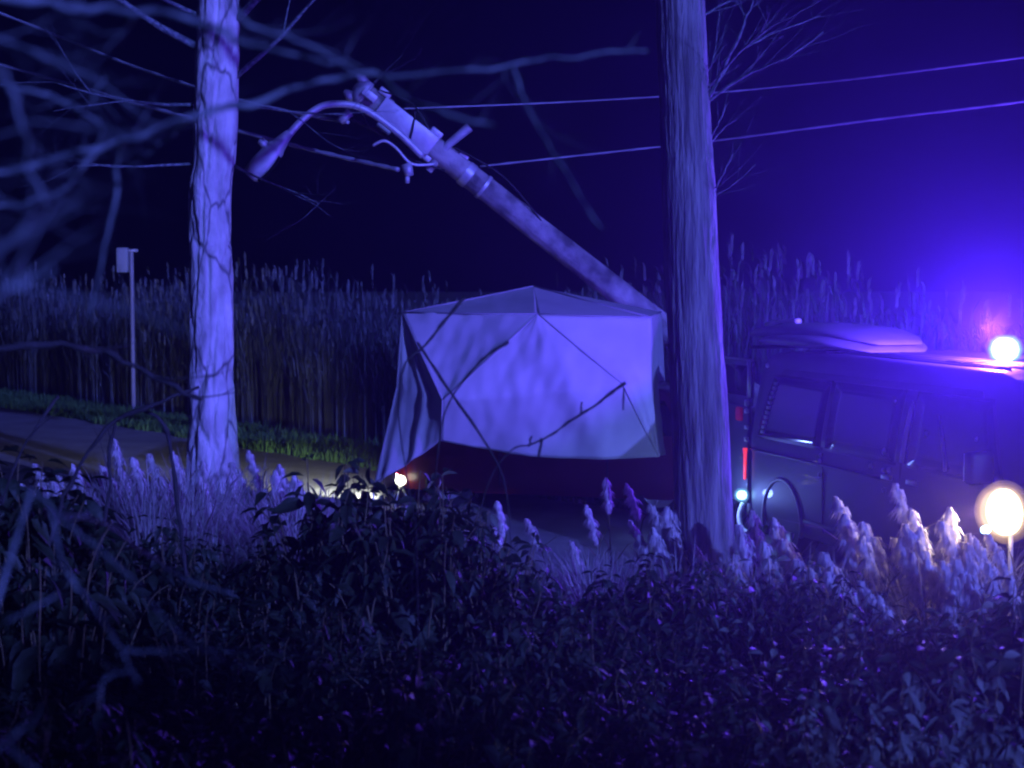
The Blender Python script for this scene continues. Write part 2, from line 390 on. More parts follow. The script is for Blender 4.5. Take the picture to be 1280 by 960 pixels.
g = MB(); g.tube([pp(Lp - 1.15, -.25, .02), pp(Lp - 1.15, .15, .1), pp(Lp - 1.22, .46, .12)], [.05, .05, .06], 12); sharp(g.build("crossarm", M['galv'], root))
g = MB(); g.tube([pp(Lp - .78, -.20, .2), pp(Lp - .70, 0, .21), pp(Lp - .60, .2, .18)], .016, 6); g.build("strap", M['black'], root)
arm = spline([at(528, 195, YP - .75), at(500, 168, YP - .85), at(465, 142, YP - .9), at(438, 131, YP - .95), at(405, 132, YP - 1.0), at(380, 148, YP - 1.05), at(358, 172, YP - 1.1)], 6)
g = MB(); g.tube([p - O for p in arm], .043, 12); g.build("lamp_arm", M['galv'], root)
h0, h1 = at(362, 166, YP - 1.1) - O, at(312, 222, YP - 1.15) - O; hd = (h1 - h0).normalized()
hs = hd.cross(Vector((0, -1, 0))).normalized(); hf = hs.cross(hd)
g = MB()
rows = []
for t, wd, th in ((0, .05, .05), (.12, .07, .07), (.30, .10, .085), (.34, .12, .09), (.7, .135, .09), (.95, .12, .075), (1, .07, .05)):
    c = h0.lerp(h1, t); rows.append([c + hs * math.cos(a) * wd * .95 + hf * math.sin(a) * th for a in [2 * math.pi * j / 16 for j in range(16)]])
g.grid(rows, 0, True); g.f.append(tuple(range(16))[::-1]); g.m.append(0); g.f.append(tuple(len(g.v) - 16 + j for j in range(16))); g.m.append(0)
hd_o = g.build("lamp_head", M['galv'], root)
g = MB(); c = h0.lerp(h1, .68) - hs * .075
rows = [[c + hd * (u * .19) + hf * (v * .07) - hs * (.07 - .05 * (u * u + v * v) / 2) for v in (-1, -.5, 0, .5, 1)] for u in (-1, -.5, 0, .5, 1)]
g.grid(rows); g.build("lamp_glass", M['glass'], hd_o)
g = MB(); g.tube([h0.lerp(h1, .42) + hs * .10, h0.lerp(h1, .42) + hs * .20], [.05, .045], 10); g.build("photocell", M['galv'], hd_o)
g = MB(); g.tube([p - O for p in spline([at(545, 205, YP - .6), at(515, 205, YP - .7), at(495, 185, YP - .75), at(480, 176, YP - .8), at(466, 182, YP - .8)], 5)], .018, 6); g.build("loose_cable", M['galv'], root)
g = MB(); g.tube([at(508, 205, YP - .7) - O, at(512, 220, YP - .7) - O], [.07, .05], 10); g.tube([at(509, 229, YP - .7) - O, at(509, 220, YP - .7) - O], .03, 6); g.build("insulator", M['galv'], root)
g = MB(); g.tube([at(425, 152, YP - .7) - O, at(438, 140, YP - .7) - O], [.05, .055], 10); g.build("insulator", M['galv'], root)
g = MB(); g.tube([at(438, 148, YP - .7) - O, at(500, 178, YP - .4) - O], .02, 6); g.build("insulator_rod", M['black'], root)

for k, (sa, u, f_, hx) in enumerate(((.18, .16, .06, .05), (.42, -.17, .08, .06), (.95, .16, .10, .05), (1.02, -.15, .10, .045), (1.38, .15, .05, .04), (.05, .02, .16, .06))):
    g = MB(); g.box(pp(Lp - sa, u, f_), (hx, hx * 1.6, hx * .8), Matrix((front, A, side)).transposed().to_3x3()); bevel(g.build("hardware_box", M['galv'], root), .012)
for k, (s0, s1, u0, u1) in enumerate(((.1, .9, .14, .2), (.3, 1.3, -.16, -.22), (.0, .5, -.1, -.26), (1.2, 2.6, .15, .17))):
    g = MB(); m_ = (u0 + u1) / 2 * 1.5; g.tube(spline([pp(Lp - s0, u0, .1), pp(Lp - (s0 + s1) / 2, m_, .14), pp(Lp - s1, u1 * .6, .1)], 5), .012, 5); g.build("lead_cable", M['black'], root)
def wire(pts, r, label):
    P = [at(*p) for p in pts]; b = P[0]; g = MB(); Q = spline(P, 14)
    g.tube([q - b for q in Q], [r * (1 + .18 * math.sin(i * 2.1)) for i in range(len(Q))], 6)
    o = g.build("overhead_wire", M['wire']); o.location = b; tag(o, label, "wire", "overhead wires")
wire(((-120, -30, 26), (60, 40, 24), (170, 84, 22.5), (310, 128, 20.5), (436, 153, YP - .7)), .022, "upper twisted wire running from the left treetops to the lamp arm")
wire(((-150, 42, 26), (70, 100, 24), (150, 124, 22.5), (296, 163, 21), (400, 190, 20.3), (498, 212, YP - .7)), .026, "lower bright wire ending at the insulator under the pole top")
wire(((1500, 45, 14), (1280, 72, 15.5), (1100, 95, 17), (1000, 106, 18), (880, 117, 18.8), (700, 128, 19.6), (500, 136, YP - .5)), .010, "upper wire crossing right of furrowed trunk to the pole")
wire(((1500, 95, 14), (1280, 127, 15.5), (1100, 149, 17), (910, 174, 18.5), (820, 184, 19.2), (600, 208, YP - .4)), .012, "lower thin wire crossing right of furrowed trunk to the pole")

# ------------------------------------------------------------------ post with a box, beyond the lane on the left
c = at(166, 440, 34.0); c.z = gz(c.x, c.y)
root = thing("marker_post", c, 0, "thin white post with a small box on top in front of reeds", "post")
ht = at(166, 312, 34.0).z - c.z
g = MB(); g.tube([(0, 0, -.1), (0, 0, ht * .5), (0, 0, ht)], [.05, .045, .045], 12); sharp(g.build("post_shaft", M['pod'], root))
g = MB(); g.box((-.17, -.05, ht - .22), (.12, .10, .26)); bevel(g.build("post_box", M['post'], root), .03)
g = MB(); g.box((0, -.02, ht - .02), (.14, .03, .03)); g.build("bracket", M['galv'], root)

# ------------------------------------------------------------------ vehicles
def vehicle_shell(L, hw, zt, zb, rc, nst=70, nside=20):
    """closed lofted body: x along, half width hw(x,z), top zt(x)"""
    rows = []
    for i in range(nst + 1):
        u = i / nst; x = L * (u - .06 * math.sin(2 * math.pi * u)) ; x = min(max(x, 0), L)
        top = zt(x); r = min(rc, (top - zb) * .3); half = []
        for k in range(nside + 1):
            z = zb + (top - r - zb) * k / nside; half.append((hw(x, z), z))
        y0 = hw(x, top - r)
        for k in range(1, 6):
            a = math.pi / 2 * k / 5; half.append((y0 - r + r * math.cos(a), top - r + r * math.sin(a)))
        for k in range(1, 5): half.append(((y0 - r) * (1 - k / 4), top + .025 * math.sin(math.pi / 2 * k / 4)))
        ring_ = [(x, -y, z) for y, z in half] + [(x, y, z) for y, z in reversed(half[:-1])]
        rows.append([Vector(p) for p in ring_])
    g = MB(); g.grid(rows, 0, True); n = len(rows[0])
    g.f.append(tuple(range(n))[::-1]); g.m.append(0); g.f.append(tuple(len(g.v) - n + j for j in range(n))); g.m.append(0)
    return g
def cut_arches(o, arches, yw):
    for (x, z, r) in arches:
        c = MB(); c.tube([(x, -yw - .3, z), (x, -yw + .30, z)], r, 40); c.tube([(x, yw + .3, z), (x, yw - .30, z)], r, 40)
        me = c.mesh("cut", M['trim'], False, True); co = bpy.data.objects.new("cut", me); COL.objects.link(co)
        md = o.modifiers.new("b", 'BOOLEAN'); md.object = co; md.operation = 'DIFFERENCE'; md.solver = 'EXACT'
        dg = bpy.context.evaluated_depsgraph_get(); nm = bpy.data.meshes.new_from_object(o.evaluated_get(dg))
        o.modifiers.clear(); o.data = nm; bpy.data.objects.remove(co)
    sharp(o, 30)
def patch(hw, corners, off, nx=8, nz=6, sgn=-1):
    """corners (x,z): bl, br, tr, tl on the body side"""
    bl, br, tr, tl = [Vector((a, 0, b)) for a, b in corners]; rows = []
    for j in range(nz + 1):
        v = j / nz; rows.append([])
        for i in range(nx + 1):
            u = i / nx; p = bl.lerp(br, u).lerp(tl.lerp(tr, u), v); p.y = sgn * (hw(p.x, p.z) + off); rows[-1].append(p)
    g = MB(); g.grid(rows); return g
def solid(o, t=.01):
    m = o.modifiers.new("solid", 'SOLIDIFY'); m.thickness = t; m.offset = 0; return o
def wheel(root, x, y, r, wd):
    s = -1 if y < 0 else 1
    hub = bpy.data.objects.new("wheel", None); COL.objects.link(hub); hub.parent = root; hub.location = (x, y, r)
    g = MB(); g.lathe([(r * .62, -wd / 2), (r * .9, -wd / 2), (r * .98, -wd * .38), (r, -wd * .2), (r, wd * .2), (r * .98, wd * .38), (r * .9, wd / 2), (r * .62, wd / 2), (r * .60, 0), (r * .62, -wd / 2)], 40, 'Y')
    sharp(g.build("tyre", M['black'], hub))
    g = MB(); g.lathe([(0.001, s * wd * .30), (r * .16, s * wd * .30), (r * .18, s * wd * .22), (r * .5, s * wd * .30), (r * .60, s * wd * .40), (r * .63, s * wd * .42), (r * .62, s * wd * .2)], 40, 'Y')
    for k in range(5):
        a = 2 * math.pi * k / 5; g.box((r * .36 * math.cos(a), s * wd * .31, r * .36 * math.sin(a)), (r * .2, .012, r * .05), Matrix.Rotation(-a, 3, 'Y'))
    sharp(g.build("rim", M['chrome'], hub))
def interp(tab, x):
    if x <= tab[0][0]: return tab[0][1]
    for (a, b), (c, d) in zip(tab, tab[1:]):
        if x <= c:
            t = (x - a) / (c - a); t = t * t * (3 - 2 * t) if abs(d - b) < .12 else t
            return b + (d - b) * t
    return tab[-1][1]

# --- dark van
VL = 5.9
VROOF = [(0, 1.80), (.06, 1.87), (.25, 1.93), (1.5, 1.95), (4.0, 1.93), (4.35, 1.88), (4.6, 1.78), (5.2, 1.16), (5.4, 1.08), (5.75, .98), (5.9, .80)]
def vhw(x, z):
    wv = .95
    if z > 1.05: wv -= .17 * ((z - 1.05) / .88) ** 1.5
    if z < .5: wv -= .05 * ((.5 - z) / .25) ** 2
    wv += .012 * math.exp(-((z - 1.0) / .05) ** 2) - .008 * math.exp(-((z - .93) / .03) ** 2)
    if x > 4.8: wv *= 1 - .28 * ((x - 4.8) / 1.1) ** 2.4
    if x < .2: wv *= 1 - .05 * ((.2 - x) / .2) ** 2
    return wv
d = Vector((.28, -.96)).normalized(); vrot = math.atan2(d.y, d.x)
vo = Vector((2.33, 16.0)) + .95 * Vector((-d.y, d.x))
van = thing("emergency_van", (vo.x, vo.y, .045), vrot, "dark emergency van with lit blue roof beacon and warm headlamp behind plumes", "van")
g = vehicle_shell(VL, vhw, lambda x: interp(VROOF, x), .26, .10)
body = g.build("body", M['van'], van, True, True); cut_arches(body, ((.78, .34, .40), (4.95, .34, .40)), .95)
for x in (.78, 4.95):
    for y in (-.80, .80): wheel(van, x, y, .335, .22)
    for s in (-1, 1):
        g = MB(); g.tube([(x + .41 * math.cos(a), s * (vhw(x, .5) - .004), .34 + .41 * math.sin(a)) for a in [R(-12 + 204 * k / 24) for k in range(25)]], .022, 6); g.build("arch_lip", M['pod'], van)
    g = MB(); g.box((x, 0, .45), (.38, .62, .25)); g.build("wheel_well", M['black'], van)
WIN = [((.24, 1.13), (1.56, 1.13), (1.56, 1.70), (.40, 1.70)), ((1.66, 1.13), (2.86, 1.13), (2.86, 1.72), (1.66, 1.72)), ((3.08, 1.13), (4.42, 1.13), (4.12, 1.70), (3.08, 1.72))]
for s in (-1, 1):
    for cs in WIN:
        wo = solid(patch(vhw, cs, .006, sgn=s).build("window", M['glass'], van))
        cx = sum(c[0] for c in cs) / 4; cz = sum(c[1] for c in cs) / 4
        big = [(cx + (c[0] - cx) * 1.05, cz + (c[1] - cz) * 1.09) for c in cs]
        solid(patch(vhw, big, .001, sgn=s).build("seal", M['trim'], wo))
    g = MB(); g.tube([(x, s * (vhw(x, .975) + .004), .975) for x in [.05 + 2.6 * k / 20 for k in range(21)]], .014, 6); g.build("door_rail", M['trim'], van)
    for x, z0, z1 in ((1.61, .36, 1.08), (2.97, .36, 1.76), (4.52, .50, 1.10)):
        g = MB(); g.tube([(x, s * (vhw(x, z0 + (z1 - z0) * k / 12) + .001), z0 + (z1 - z0) * k / 12) for k in range(13)], .008, 5); g.build("door_seam", M['trim'], van)
    g = MB(); g.tube([(x, s * (vhw(x, .42) + .004), .42) for x in [1.25 + 3.2 * k / 20 for k in range(21)]], .02, 6); g.build("sill_strip", M['poddark'], van)
    for x in (2.80, 3.20):
        g = MB(); g.box((x, s * (vhw(x, 1.0) + .02), 1.0), (.075, .014, .018)); bevel(g.build("door_handle", M['chrome'], van), .006)
    g = MB(); g.box((4.30, s * (vhw(4.30, 1.2) + .13), 1.24), (.06, .10, .12)); mi = bevel(g.build("wing_mirror", M['trim'], van), .03)
    g = MB(); g.box((4.235, s * (vhw(4.28, 1.2) + .13), 1.24), (.006, .085, .10)); g.build("mirror_glass", M['chrome'], mi)
for cs in (((1.57, 1.13), (1.65, 1.13), (1.65, 1.71), (1.57, 1.71)), ((2.87, 1.13), (3.07, 1.13), (3.07, 1.72), (2.87, 1.72)), ((.50, 1.725), (4.0, 1.725), (3.95, 1.78), (.56, 1.78))):
    for s in (-1, 1): solid(patch(vhw, cs, .004, sgn=s).build("pillar_cover", M['trim'], van))
# bright pieces on the near side
for k in range(11):                        # slatted vent in the rear quarter window
    z = 1.17 + k * .047; x = .37 + .011 * k
    g = MB(); g.box((x, -(vhw(x, z) + .022), z), (.030, .010, .015)); bevel(g.build("vent_slat", M['reflect'], van), .005)
g = MB(); g.tube([(3.0 + .02 * k / 8, -(vhw(3.0, 1.14 + .5 * k / 8) + .012), 1.14 + .5 * k / 8) for k in range(9)], [.022] * 7 + [.018, .01], 8); g.build("pillar_glint", M['reflect'], van)  # light strip shaped to stand in for a reflection on the pillar
g = MB(); g.tube([(3.66 - .22 * (k / 8) ** 1.4, -(vhw(3.6, 1.14 + .42 * k / 8) + .014), 1.14 + .42 * k / 8) for k in range(9)], [.016] * 6 + [.012, .009, .006], 8); g.build("pillar_glint", M['pod'], van)  # second strip, a reflection given as shape and grey colour
for x, z, r in ((.17, 1.80, .028), (1.58, 1.06, .02), (1.58, 1.01, .022), (1.57, .88, .02), (2.50, 1.06, .026), (2.72, 1.05, .024), (2.80, 1.06, .022), (2.72, .88, .022), (2.70, 1.20, .035), (3.3, 1.40, .03), (4.02, 1.42, .02), (2.74, 1.62, .015)):
    g = MB(); g.lathe([(.001, .02), (r * .7, .014), (r, 0)], 12, 'Y'); q = g.build("glint_stud", M['reflect'], van); q.location = (x, -(vhw(x, z) + .004), z); q.rotation_euler = (0, 0, math.pi)  # small bright studs added as glints on the van side
PB = [(.001, -.085), (.05, -.08), (.085, -.05), (.10, 0), (.085, .05), (.05, .08), (.001, .085)]
# open rear door, hinged on the near side
rd = MB(); rd.box((-.40, -.92, .90), (.38, .022, .48)); rd.box((-.40, -.90, 1.43), (.38, .020, .05)); rd.box((-.74, -.89, 1.62), (.04, .020, .16)); rd.box((-.06, -.89, 1.62), (.04, .020, .16)); rd.box((-.40, -.87, 1.80), (.38, .020, .03))
door = bevel(rd.build("rear_door", M['van'], van), .008)
g = MB(); g.box((-.40, -.885, 1.62), (.30, .008, .16)); g.build("door_glass", M['glass'], door)
g = MB(); g.box((-.42, -.892, 1.845), (.40, .014, .010)); g.build("door_edge", M['pod'], door)
g = MB(); g.box((-.03, -.925, 1.66), (.016, .014, .19)); g.build("door_edge", M['reflect'], door)
g = MB(); g.box((-.20, -.95, 1.30), (.07, .02, .07)); bevel(g.build("door_lamp", M['red_dim'], door), .02)
for z, r in ((1.42, .03), (1.34, .022), (1.18, .02), (1.06, .022)):
    g = MB(); g.box((-.03, -.95, z), (.02, .018, r)); bevel(g.build("hinge", M['reflect'], van), .006)
g = MB(); g.tube([(-.035, -.96, .97), (-.035, -.96, .9), (-.04, -.96, .66)], [.024, .016, .012], 10); g.build("tail_lamp", M['red_lens'], van)
g = MB(); g.lathe([(r * .5, h * .5) for r, h in PB], 20, 'Z', c=(-.06, -.98, .50)); ml = g.build("marker_lamp", M['blue_small'], van)
for mm, k in ((M['blue_glow1'], .62), (M['blue_glow2'], .80)):  # glowing layers added round the marker lamp as its glare
    g = MB(); g.lathe([(r * k, h * k) for r, h in PB], 20, 'Z', c=(-.06, -.98, .50)); g.build("glow_shell", mm, ml)
g = MB(); rows = []
for a in range(11):
    th = R(-90 + 180 * a / 10); rows.append([Vector((-.06 - .05 * math.cos(th), .90 * math.sin(th) * 1.0, z)) for z in (.30, .36, .46, .52)])
g.grid(rows); solid(g.build("rear_bumper", M['pod'], van), .05)
g = MB(); g.tube(spline([(-.05, -.97, .42), (-.07, -1.0, .30), (-.02, -1.0, .18), (.06, -.97, .14)], 5), .026, 8); g.build("tow_eye", M['reflect'], van)
g = MB(); rows = []
for a in range(15):
    th = R(-90 + 180 * a / 14); rows.append([Vector((5.70 + .26 * math.cos(th) ** .7 if math.cos(th) > 0 else 5.70, .74 * math.sin(th), z)) for z in (.28, .36, .52, .60)])
g.grid(rows); solid(g.build("front_bumper", M['trim'], van), .05)
# windscreen
rows = []
for k in range(9):
    x = 4.62 + (5.18 - 4.62) * k / 8; z = interp(VROOF, x) + .012; yw = vhw(x, z) - .16
    rows.append([Vector((x + .015, yw * (2 * j / 8 - 1), z + .012 * math.cos((2 * j / 8 - 1) * 1.5))) for j in range(9)])
g = MB(); g.grid(rows); solid(g.build("windscreen", M['glass'], van))
# roof ribs, beacon bar and beacon
for y in (-.62, -.5, -.38, -.2, .2, .38, .5, .62):
    g = MB(); g.tube([(x, y, interp(VROOF, x) + .004 + .02 * (1 - abs(y) / .8)) for x in [1.0 + 3.0 * k / 14 for k in range(15)]], .012, 6); g.build("roof_rib", M['poddark'], van)
g = MB(); g.box((3.05, 0, 1.945), (.09, .55, .02)); bevel(g.build("beacon_bar", M['trim'], van), .01)
g = MB(); g.lathe([(r * 1.1, h * 1.1) for r, h in PB], 28, 'Z', c=(3.05, -.05, 2.05)); bl = g.build("beacon", M['blue_core'], van)
for mm, k in ((M['blue_glow1'], 1.2), (M['blue_glow1'], 1.32), (M['blue_glow2'], 1.45), (M['blue_glow3'], 1.6)):  # glare round the beacon built from glowing layers that fade outward
    g = MB(); g.lathe([(r * k, h * k) for r, h in PB], 28, 'Z', c=(3.05, -.05, 2.05)); g.build("glow_shell", mm, bl)
pl = bpy.data.lights.new("beacon_light", 'POINT'); pl.energy = 1500; pl.color = (.11, .035, 1.0); pl.shadow_soft_size = .1
po = bpy.data.objects.new("beacon_light", pl); COL.objects.link(po); po.parent = van; po.location = (3.05, -.16, 2.22)
for sg in (-1, 1):
    g = MB(); g.lathe([(.001, .10), (.08, .09), (.13, .05), (.14, 0)], 24, 'X', c=(5.72, sg * .55, .80)); g.build("headlamp", M['chrome'], van)
pl = bpy.data.lights.new("marker_light", 'POINT'); pl.energy = 16; pl.color = (.2, .32, 1.0); pl.shadow_soft_size = .05
po = bpy.data.objects.new("marker_light", pl); COL.objects.link(po); po.parent = van; po.location = (-.10, -1.22, .50)
# --- tripod floodlight among the plumes beside the van
fl = at(1257, 640, 10.4); fg = gz(fl.x, fl.y)
flood = thing("tripod_floodlight", (fl.x, fl.y, fg), R(-62), "lit warm round floodlight on a tripod among pale plumes beside the van", "floodlight")
fz = fl.z - fg
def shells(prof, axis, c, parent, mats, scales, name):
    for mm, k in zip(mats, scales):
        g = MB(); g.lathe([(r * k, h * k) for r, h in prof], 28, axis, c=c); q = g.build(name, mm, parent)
g = MB(); g.lathe([(.001, -.07), (.06, -.065), (.12, -.035), (.15, 0), (.15, .02)], 28, 'Y', c=(0, -.02, fz)); g.build("lamp_lens", M['warm_core'], flood)
shells([(.001, -.10), (.06, -.09), (.11, -.05), (.128, .0), (.125, .03)], 'Y', (0, -.02, fz), flood, (M['warm_glow1'], M['warm_glow1'], M['warm_glow2'], M['warm_glow2'], M['warm_glow2']), (1.22, 1.30, 1.38, 1.48, 1.6), "halo_shell")  # warm glare round the lens, built from nested glowing layers
g = MB(); g.lathe([(.145, .02), (.15, .03), (.145, .08), (.10, .15), (.001, .17)], 28, 'Y', c=(0, 0, fz)); g.build("housing", M['trim'], flood)
g = MB(); g.tube([(0, .05, fz - .12), (0, .05, .25)], .016, 8); g.build("mast", M['galv'], flood)
for k in range(3):
    a = 2 * math.pi * k / 3; g = MB(); g.tube([(0, .05, .42), (.36 * math.cos(a), .05 + .36 * math.sin(a), 0)], .012, 6); g.build("leg", M['galv'], flood)
g = MB(); g.lathe([(.001, -.04), (.022, -.03), (.03, 0), (.02, .02)], 14, 'Y', c=(-.085, -.08, fz - .12)); g.build("indicator", M['blue_small'], flood)
pl = bpy.data.lights.new("floodlight_light", 'SPOT'); pl.spot_size = R(130); pl.spot_blend = .6; pl.energy = 45; pl.color = (1.0, .78, .55); pl.shadow_soft_size = .1
po = bpy.data.objects.new("floodlight_light", pl); COL.objects.link(po); po.parent = flood; po.location = (0, -.24, fz)
po.rotation_euler = Vector((0, -1, -.12)).to_track_quat('-Z', 'Y').to_euler()
# --- roof box
box = thing("roof_box", van.matrix_basis @ Vector((0, 0, 0)), vrot, "streamlined grey roof box lying on the dark van's rear roof", "roof box")
box.location = (vo.x - .72 * d.x, vo.y - .72 * d.y, .035)
def pod(z0, z1, y0, y1, x0, x1, name, mm, par):
    rows = []; n = 26
    for i in range(n + 1):
        u = i / n; e = max(.02, (1 - abs(2 * u - 1) ** 2.6)) ** .75; x = x0 + (x1 - x0) * u
        cy = (y0 + y1) / 2; hy = (y1 - y0) / 2 * (.45 + .55 * e); row = []
        for j in range(20):
            a = 2 * math.pi * j / 20; ca, sa = math.cos(a), math.sin(a)
            py_ = cy + hy * math.copysign(abs(ca) ** .7, ca); pz = z0 + (z1 - z0) * e * (.5 + .5 * math.copysign(abs(sa) ** .8, sa)) if sa > 0 else z0 + (z1 - z0) * e * (.5 + .5 * sa)
            row.append(Vector((x, py_, pz)))
        rows.append(row)
    g = MB(); g.grid(rows, 0, True); g.f.append(tuple(range(20))[::-1]); g.m.append(0); g.f.append(tuple(len(g.v) - 20 + j for j in range(20))); g.m.append(0)
    return g.build(name, mm, par)
pod(1.985, 2.13, -.82, .35, .12, 2.35, "lower_shell", M['pod'], box); pod(2.05, 2.22, -.66, .30, -.40, 2.30, "lid", M['pod'], box)
g = MB(); g.tube([(-.05, -.40, 2.185), (.30, -.40, 2.225), (.62, -.40, 2.235), (.70, -.40, 2.23)], [.018, .022, .022, .034], 10); g.build("handle_bar", M['reflect'], box)
for x in (.5, 1.7):
    g = MB(); g.box((x, -.2, 1.975), (.04, .62, .014)); g.build("mounting_bar", M['trim'], box)

# --- dark red car under the tent
CL = 3.9
CROOF = [(0, .82), (.08, .95), (.45, 1.35), (.8, 1.44), (1.9, 1.42), (2.85, .98), (3.3, .90), (3.75, .78), (3.9, .60)]
def chw(x, z):
    wv = .83
    if z > .85: wv -= .20 * ((z - .85) / .6) ** 1.3
    if z < .4: wv -= .06 * ((.4 - z) / .2) ** 2
    wv += .010 * math.exp(-((z - .62) / .05) ** 2)
    if x > 3.0: wv *= 1 - .25 * ((x - 3.0) / .9) ** 2.3
    if x < .3: wv *= 1 - .10 * ((.3 - x) / .3) ** 2
    return wv
cdv = Vector((-.95, .30)).normalized(); crot = math.atan2(cdv.y, cdv.x)          # nose points left
pf = at(505, 640, 18.9); pf = Vector((pf.x, pf.y)); co_ = pf - cdv * 3.75 + Vector((-cdv.y, cdv.x)) * (-.75)
car = thing("crashed_car", (co_.x, co_.y, .045), crot, "dark red car standing half hidden beneath the white tent", "car")
g = vehicle_shell(CL, chw, lambda x: interp(CROOF, x), .20, .09, 60, 16)
body = g.build("body", M['redpaint'], car, True, True); cut_arches(body, ((.70, .30, .35), (3.18, .30, .35)), .83)
for x in (.70, 3.18):
    for y in (-.70, .70): wheel(car, x, y, .30, .19)
    g = MB(); g.box((x, 0, .40), (.33, .5, .2)); g.build("wheel_well", M['black'], car)
for s in (-1, 1):
    for cs in (((.42, .92), (1.25, .92), (1.25, 1.32), (.66, 1.30)), ((1.32, .92), (2.62, .93), (2.05, 1.30), (1.32, 1.32))):
        solid(patch(chw, cs, .006, sgn=s).build("window", M['glass'], car))
    for x in (1.28, 2.55):
        g = MB(); g.tube([(x, s * (chw(x, .3 + .58 * k / 10) + .001), .3 + .58 * k / 10) for k in range(11)], .007, 5); g.build("door_seam", M['trim'], car)
    for x in (1.45, ):
        g = MB(); g.box((x, s * (chw(x, .8) + .015), .80), (.07, .012, .015)); bevel(g.build("door_handle", M['trim'], car), .005)
    g = MB(); g.lathe([(.001, .05), (.05, .045), (.075, .02), (.08, -.02)], 20, 'X', c=(3.72, s * .52, .62)); g.build("headlamp", M['chrome'], car)
g = MB(); rows = []
for a in range(13):
    th = R(-90 + 180 * a / 12); rows.append([Vector((3.66 + .24 * max(0, math.cos(th)) ** .7, .66 * math.sin(th), z)) for z in (.22, .30, .44, .50)])
g.grid(rows); solid(g.build("front_bumper", M['trim'], car), .04)
for s in (-1, 1):
    g = MB(); g.box((.03, s * .60, .86), (.03, .12, .10)); bevel(g.build("tail_lamp", M['red_dim'], car), .02)

# --- small work lamp on the ground in the tent's open flap, shining up the lane
wl = at(500, 600, 18.9); wz = .045
lamp = thing("work_lamp", (wl.x, wl.y, wz), 0, "small lit white work lamp on the ground at the tent's open flap", "lamp")
aim = Vector((-4.0, 11.0, -.02)).normalized(); wr_ = math.atan2(aim.y, aim.x); lamp.rotation_euler = (0, 0, wr_)
zc = wl.z - wz
g = MB(); g.lathe([(.001, .03), (.045, .028), (.06, .0), (.062, -.04), (.05, -.09), (.001, -.10)], 18, 'X', c=(0, 0, zc)); g.build("housing", M['white_core'], lamp)
for sx, sy in ((.12, .10), (-.12, .10), (0, -.14)):
    g = MB(); g.tube([(0, 0, zc - .05), (sx, sy, 0)], .010, 6); g.build("leg", M['galv'], lamp)
pl = bpy.data.lights.new("work_lamp_light", 'SPOT'); pl.energy = 2000; pl.color = (.95, 1.0, .92); pl.spot_size = R(50); pl.spot_blend = .7; pl.shadow_soft_size = .04
po = bpy.data.objects.new("work_lamp_light", pl); COL.objects.link(po); po.parent = lamp; po.location = (.10, 0, zc + .02)
po.rotation_euler = Vector((1, .18, -.05)).to_track_quat('-Z', 'Y').to_euler()

# ------------------------------------------------------------------ tent
tb = at(680, 640, 18.6)
tent = thing("shelter_tent", (tb.x, tb.y, 0), 0, "white pop-up shelter tent with gathered walls over a dark red car", "tent")
TO = Vector((tb.x, tb.y, 0))
YT = 16.8
tA, tB, tP, tC = at(503, 391, YT + .42), at(813, 397, YT + .15), at(667, 358, YT + 1.3), at(672, 393, YT - .10)
tD, tE, tF, tH = at(553, 500, YT - .26), at(777, 479, YT - .28), at(551, 551, YT - .02), at(823, 571, YT)
tM, tL = at(496, 485, YT + .32), at(468, 607, YT + .38)
tRA = tA + Vector((.10, 2.6, .02)); tRB = tB + Vector((.35, 2.6, .02))
def pl_at(pts, t):
    seg = len(pts) - 1; f = min(t * seg, seg - 1e-6); i = int(f); return pts[i].lerp(pts[i + 1], f - i)
def fabric(name, left, right, bulge=0.0, folds=(), sag=0.0, wr=.008, n=30, m_=30, seed=0.0):
    rows = []; L = [Vector(p) for p in left]; Rr = [Vector(p) for p in right]
    for j in range(m_ + 1):
        v = j / m_; a, b = pl_at(L, v), pl_at(Rr, v); rows.append([])
        for i in range(n + 1):
            u = i / n; p = a.lerp(b, u)
            rows[-1].append(p)
    nrm = ((Rr[0] + Rr[-1]) / 2 - (L[0] + L[-1]) / 2).cross(L[-1] - L[0])
    if nrm.length < 1e-5: nrm = Vector((0, -1, 0))
    nrm.normalize()
    if nrm.y > 0: nrm = -nrm
    for j in range(m_ + 1):
        v = j / m_
        for i in range(n + 1):
            u = i / n; p = rows[j][i]; e = math.sin(math.pi * u) ** .6 if 0 < u < 1 else 0
            k = bulge * math.sin(math.pi * u) * math.sin(math.pi * min(1, v * .9 + .05))
            for (fx, amp, ph) in folds: k += amp * e * math.sin(fx * math.pi * u + ph + 1.5 * v) * (.25 + .75 * v)
            k += wr * e * noise.noise(Vector((p.x * 2.6 + p.z * 1.2 + seed, p.z * 1.6 + p.y, seed))) + wr * .5 * e * noise.noise(Vector((p.x * 8 + seed, p.z * 5 - p.x * 3, seed + 4)))
            z = -sag * math.sin(math.pi * u) * v ** 3
            rows[j][i] = p + nrm * k + Vector((0, 0, z)) - TO
    g = MB(); g.grid(rows); o = g.build(name, M['tent'], tent)
    m = o.modifiers.new("s", 'SOLIDIFY'); m.thickness = .006; return o
fabric("roof_panel", [tP, tP], [tA, tC], -.03, seed=1, wr=.03)
fabric("roof_panel", [tP, tP], [tC, tB], -.03, seed=2, wr=.03)
fabric("roof_panel", [tP, tP], [tRA, tA], -.03, seed=3)
fabric("roof_panel", [tP, tP], [tB, tRB], -.03, seed=4)
fabric("roof_panel", [tP, tP], [tRB, tRA], -.03, seed=5)
fabric("wall_panel", [tA, tD], [tC, tD], -.05, seed=6, wr=.05)
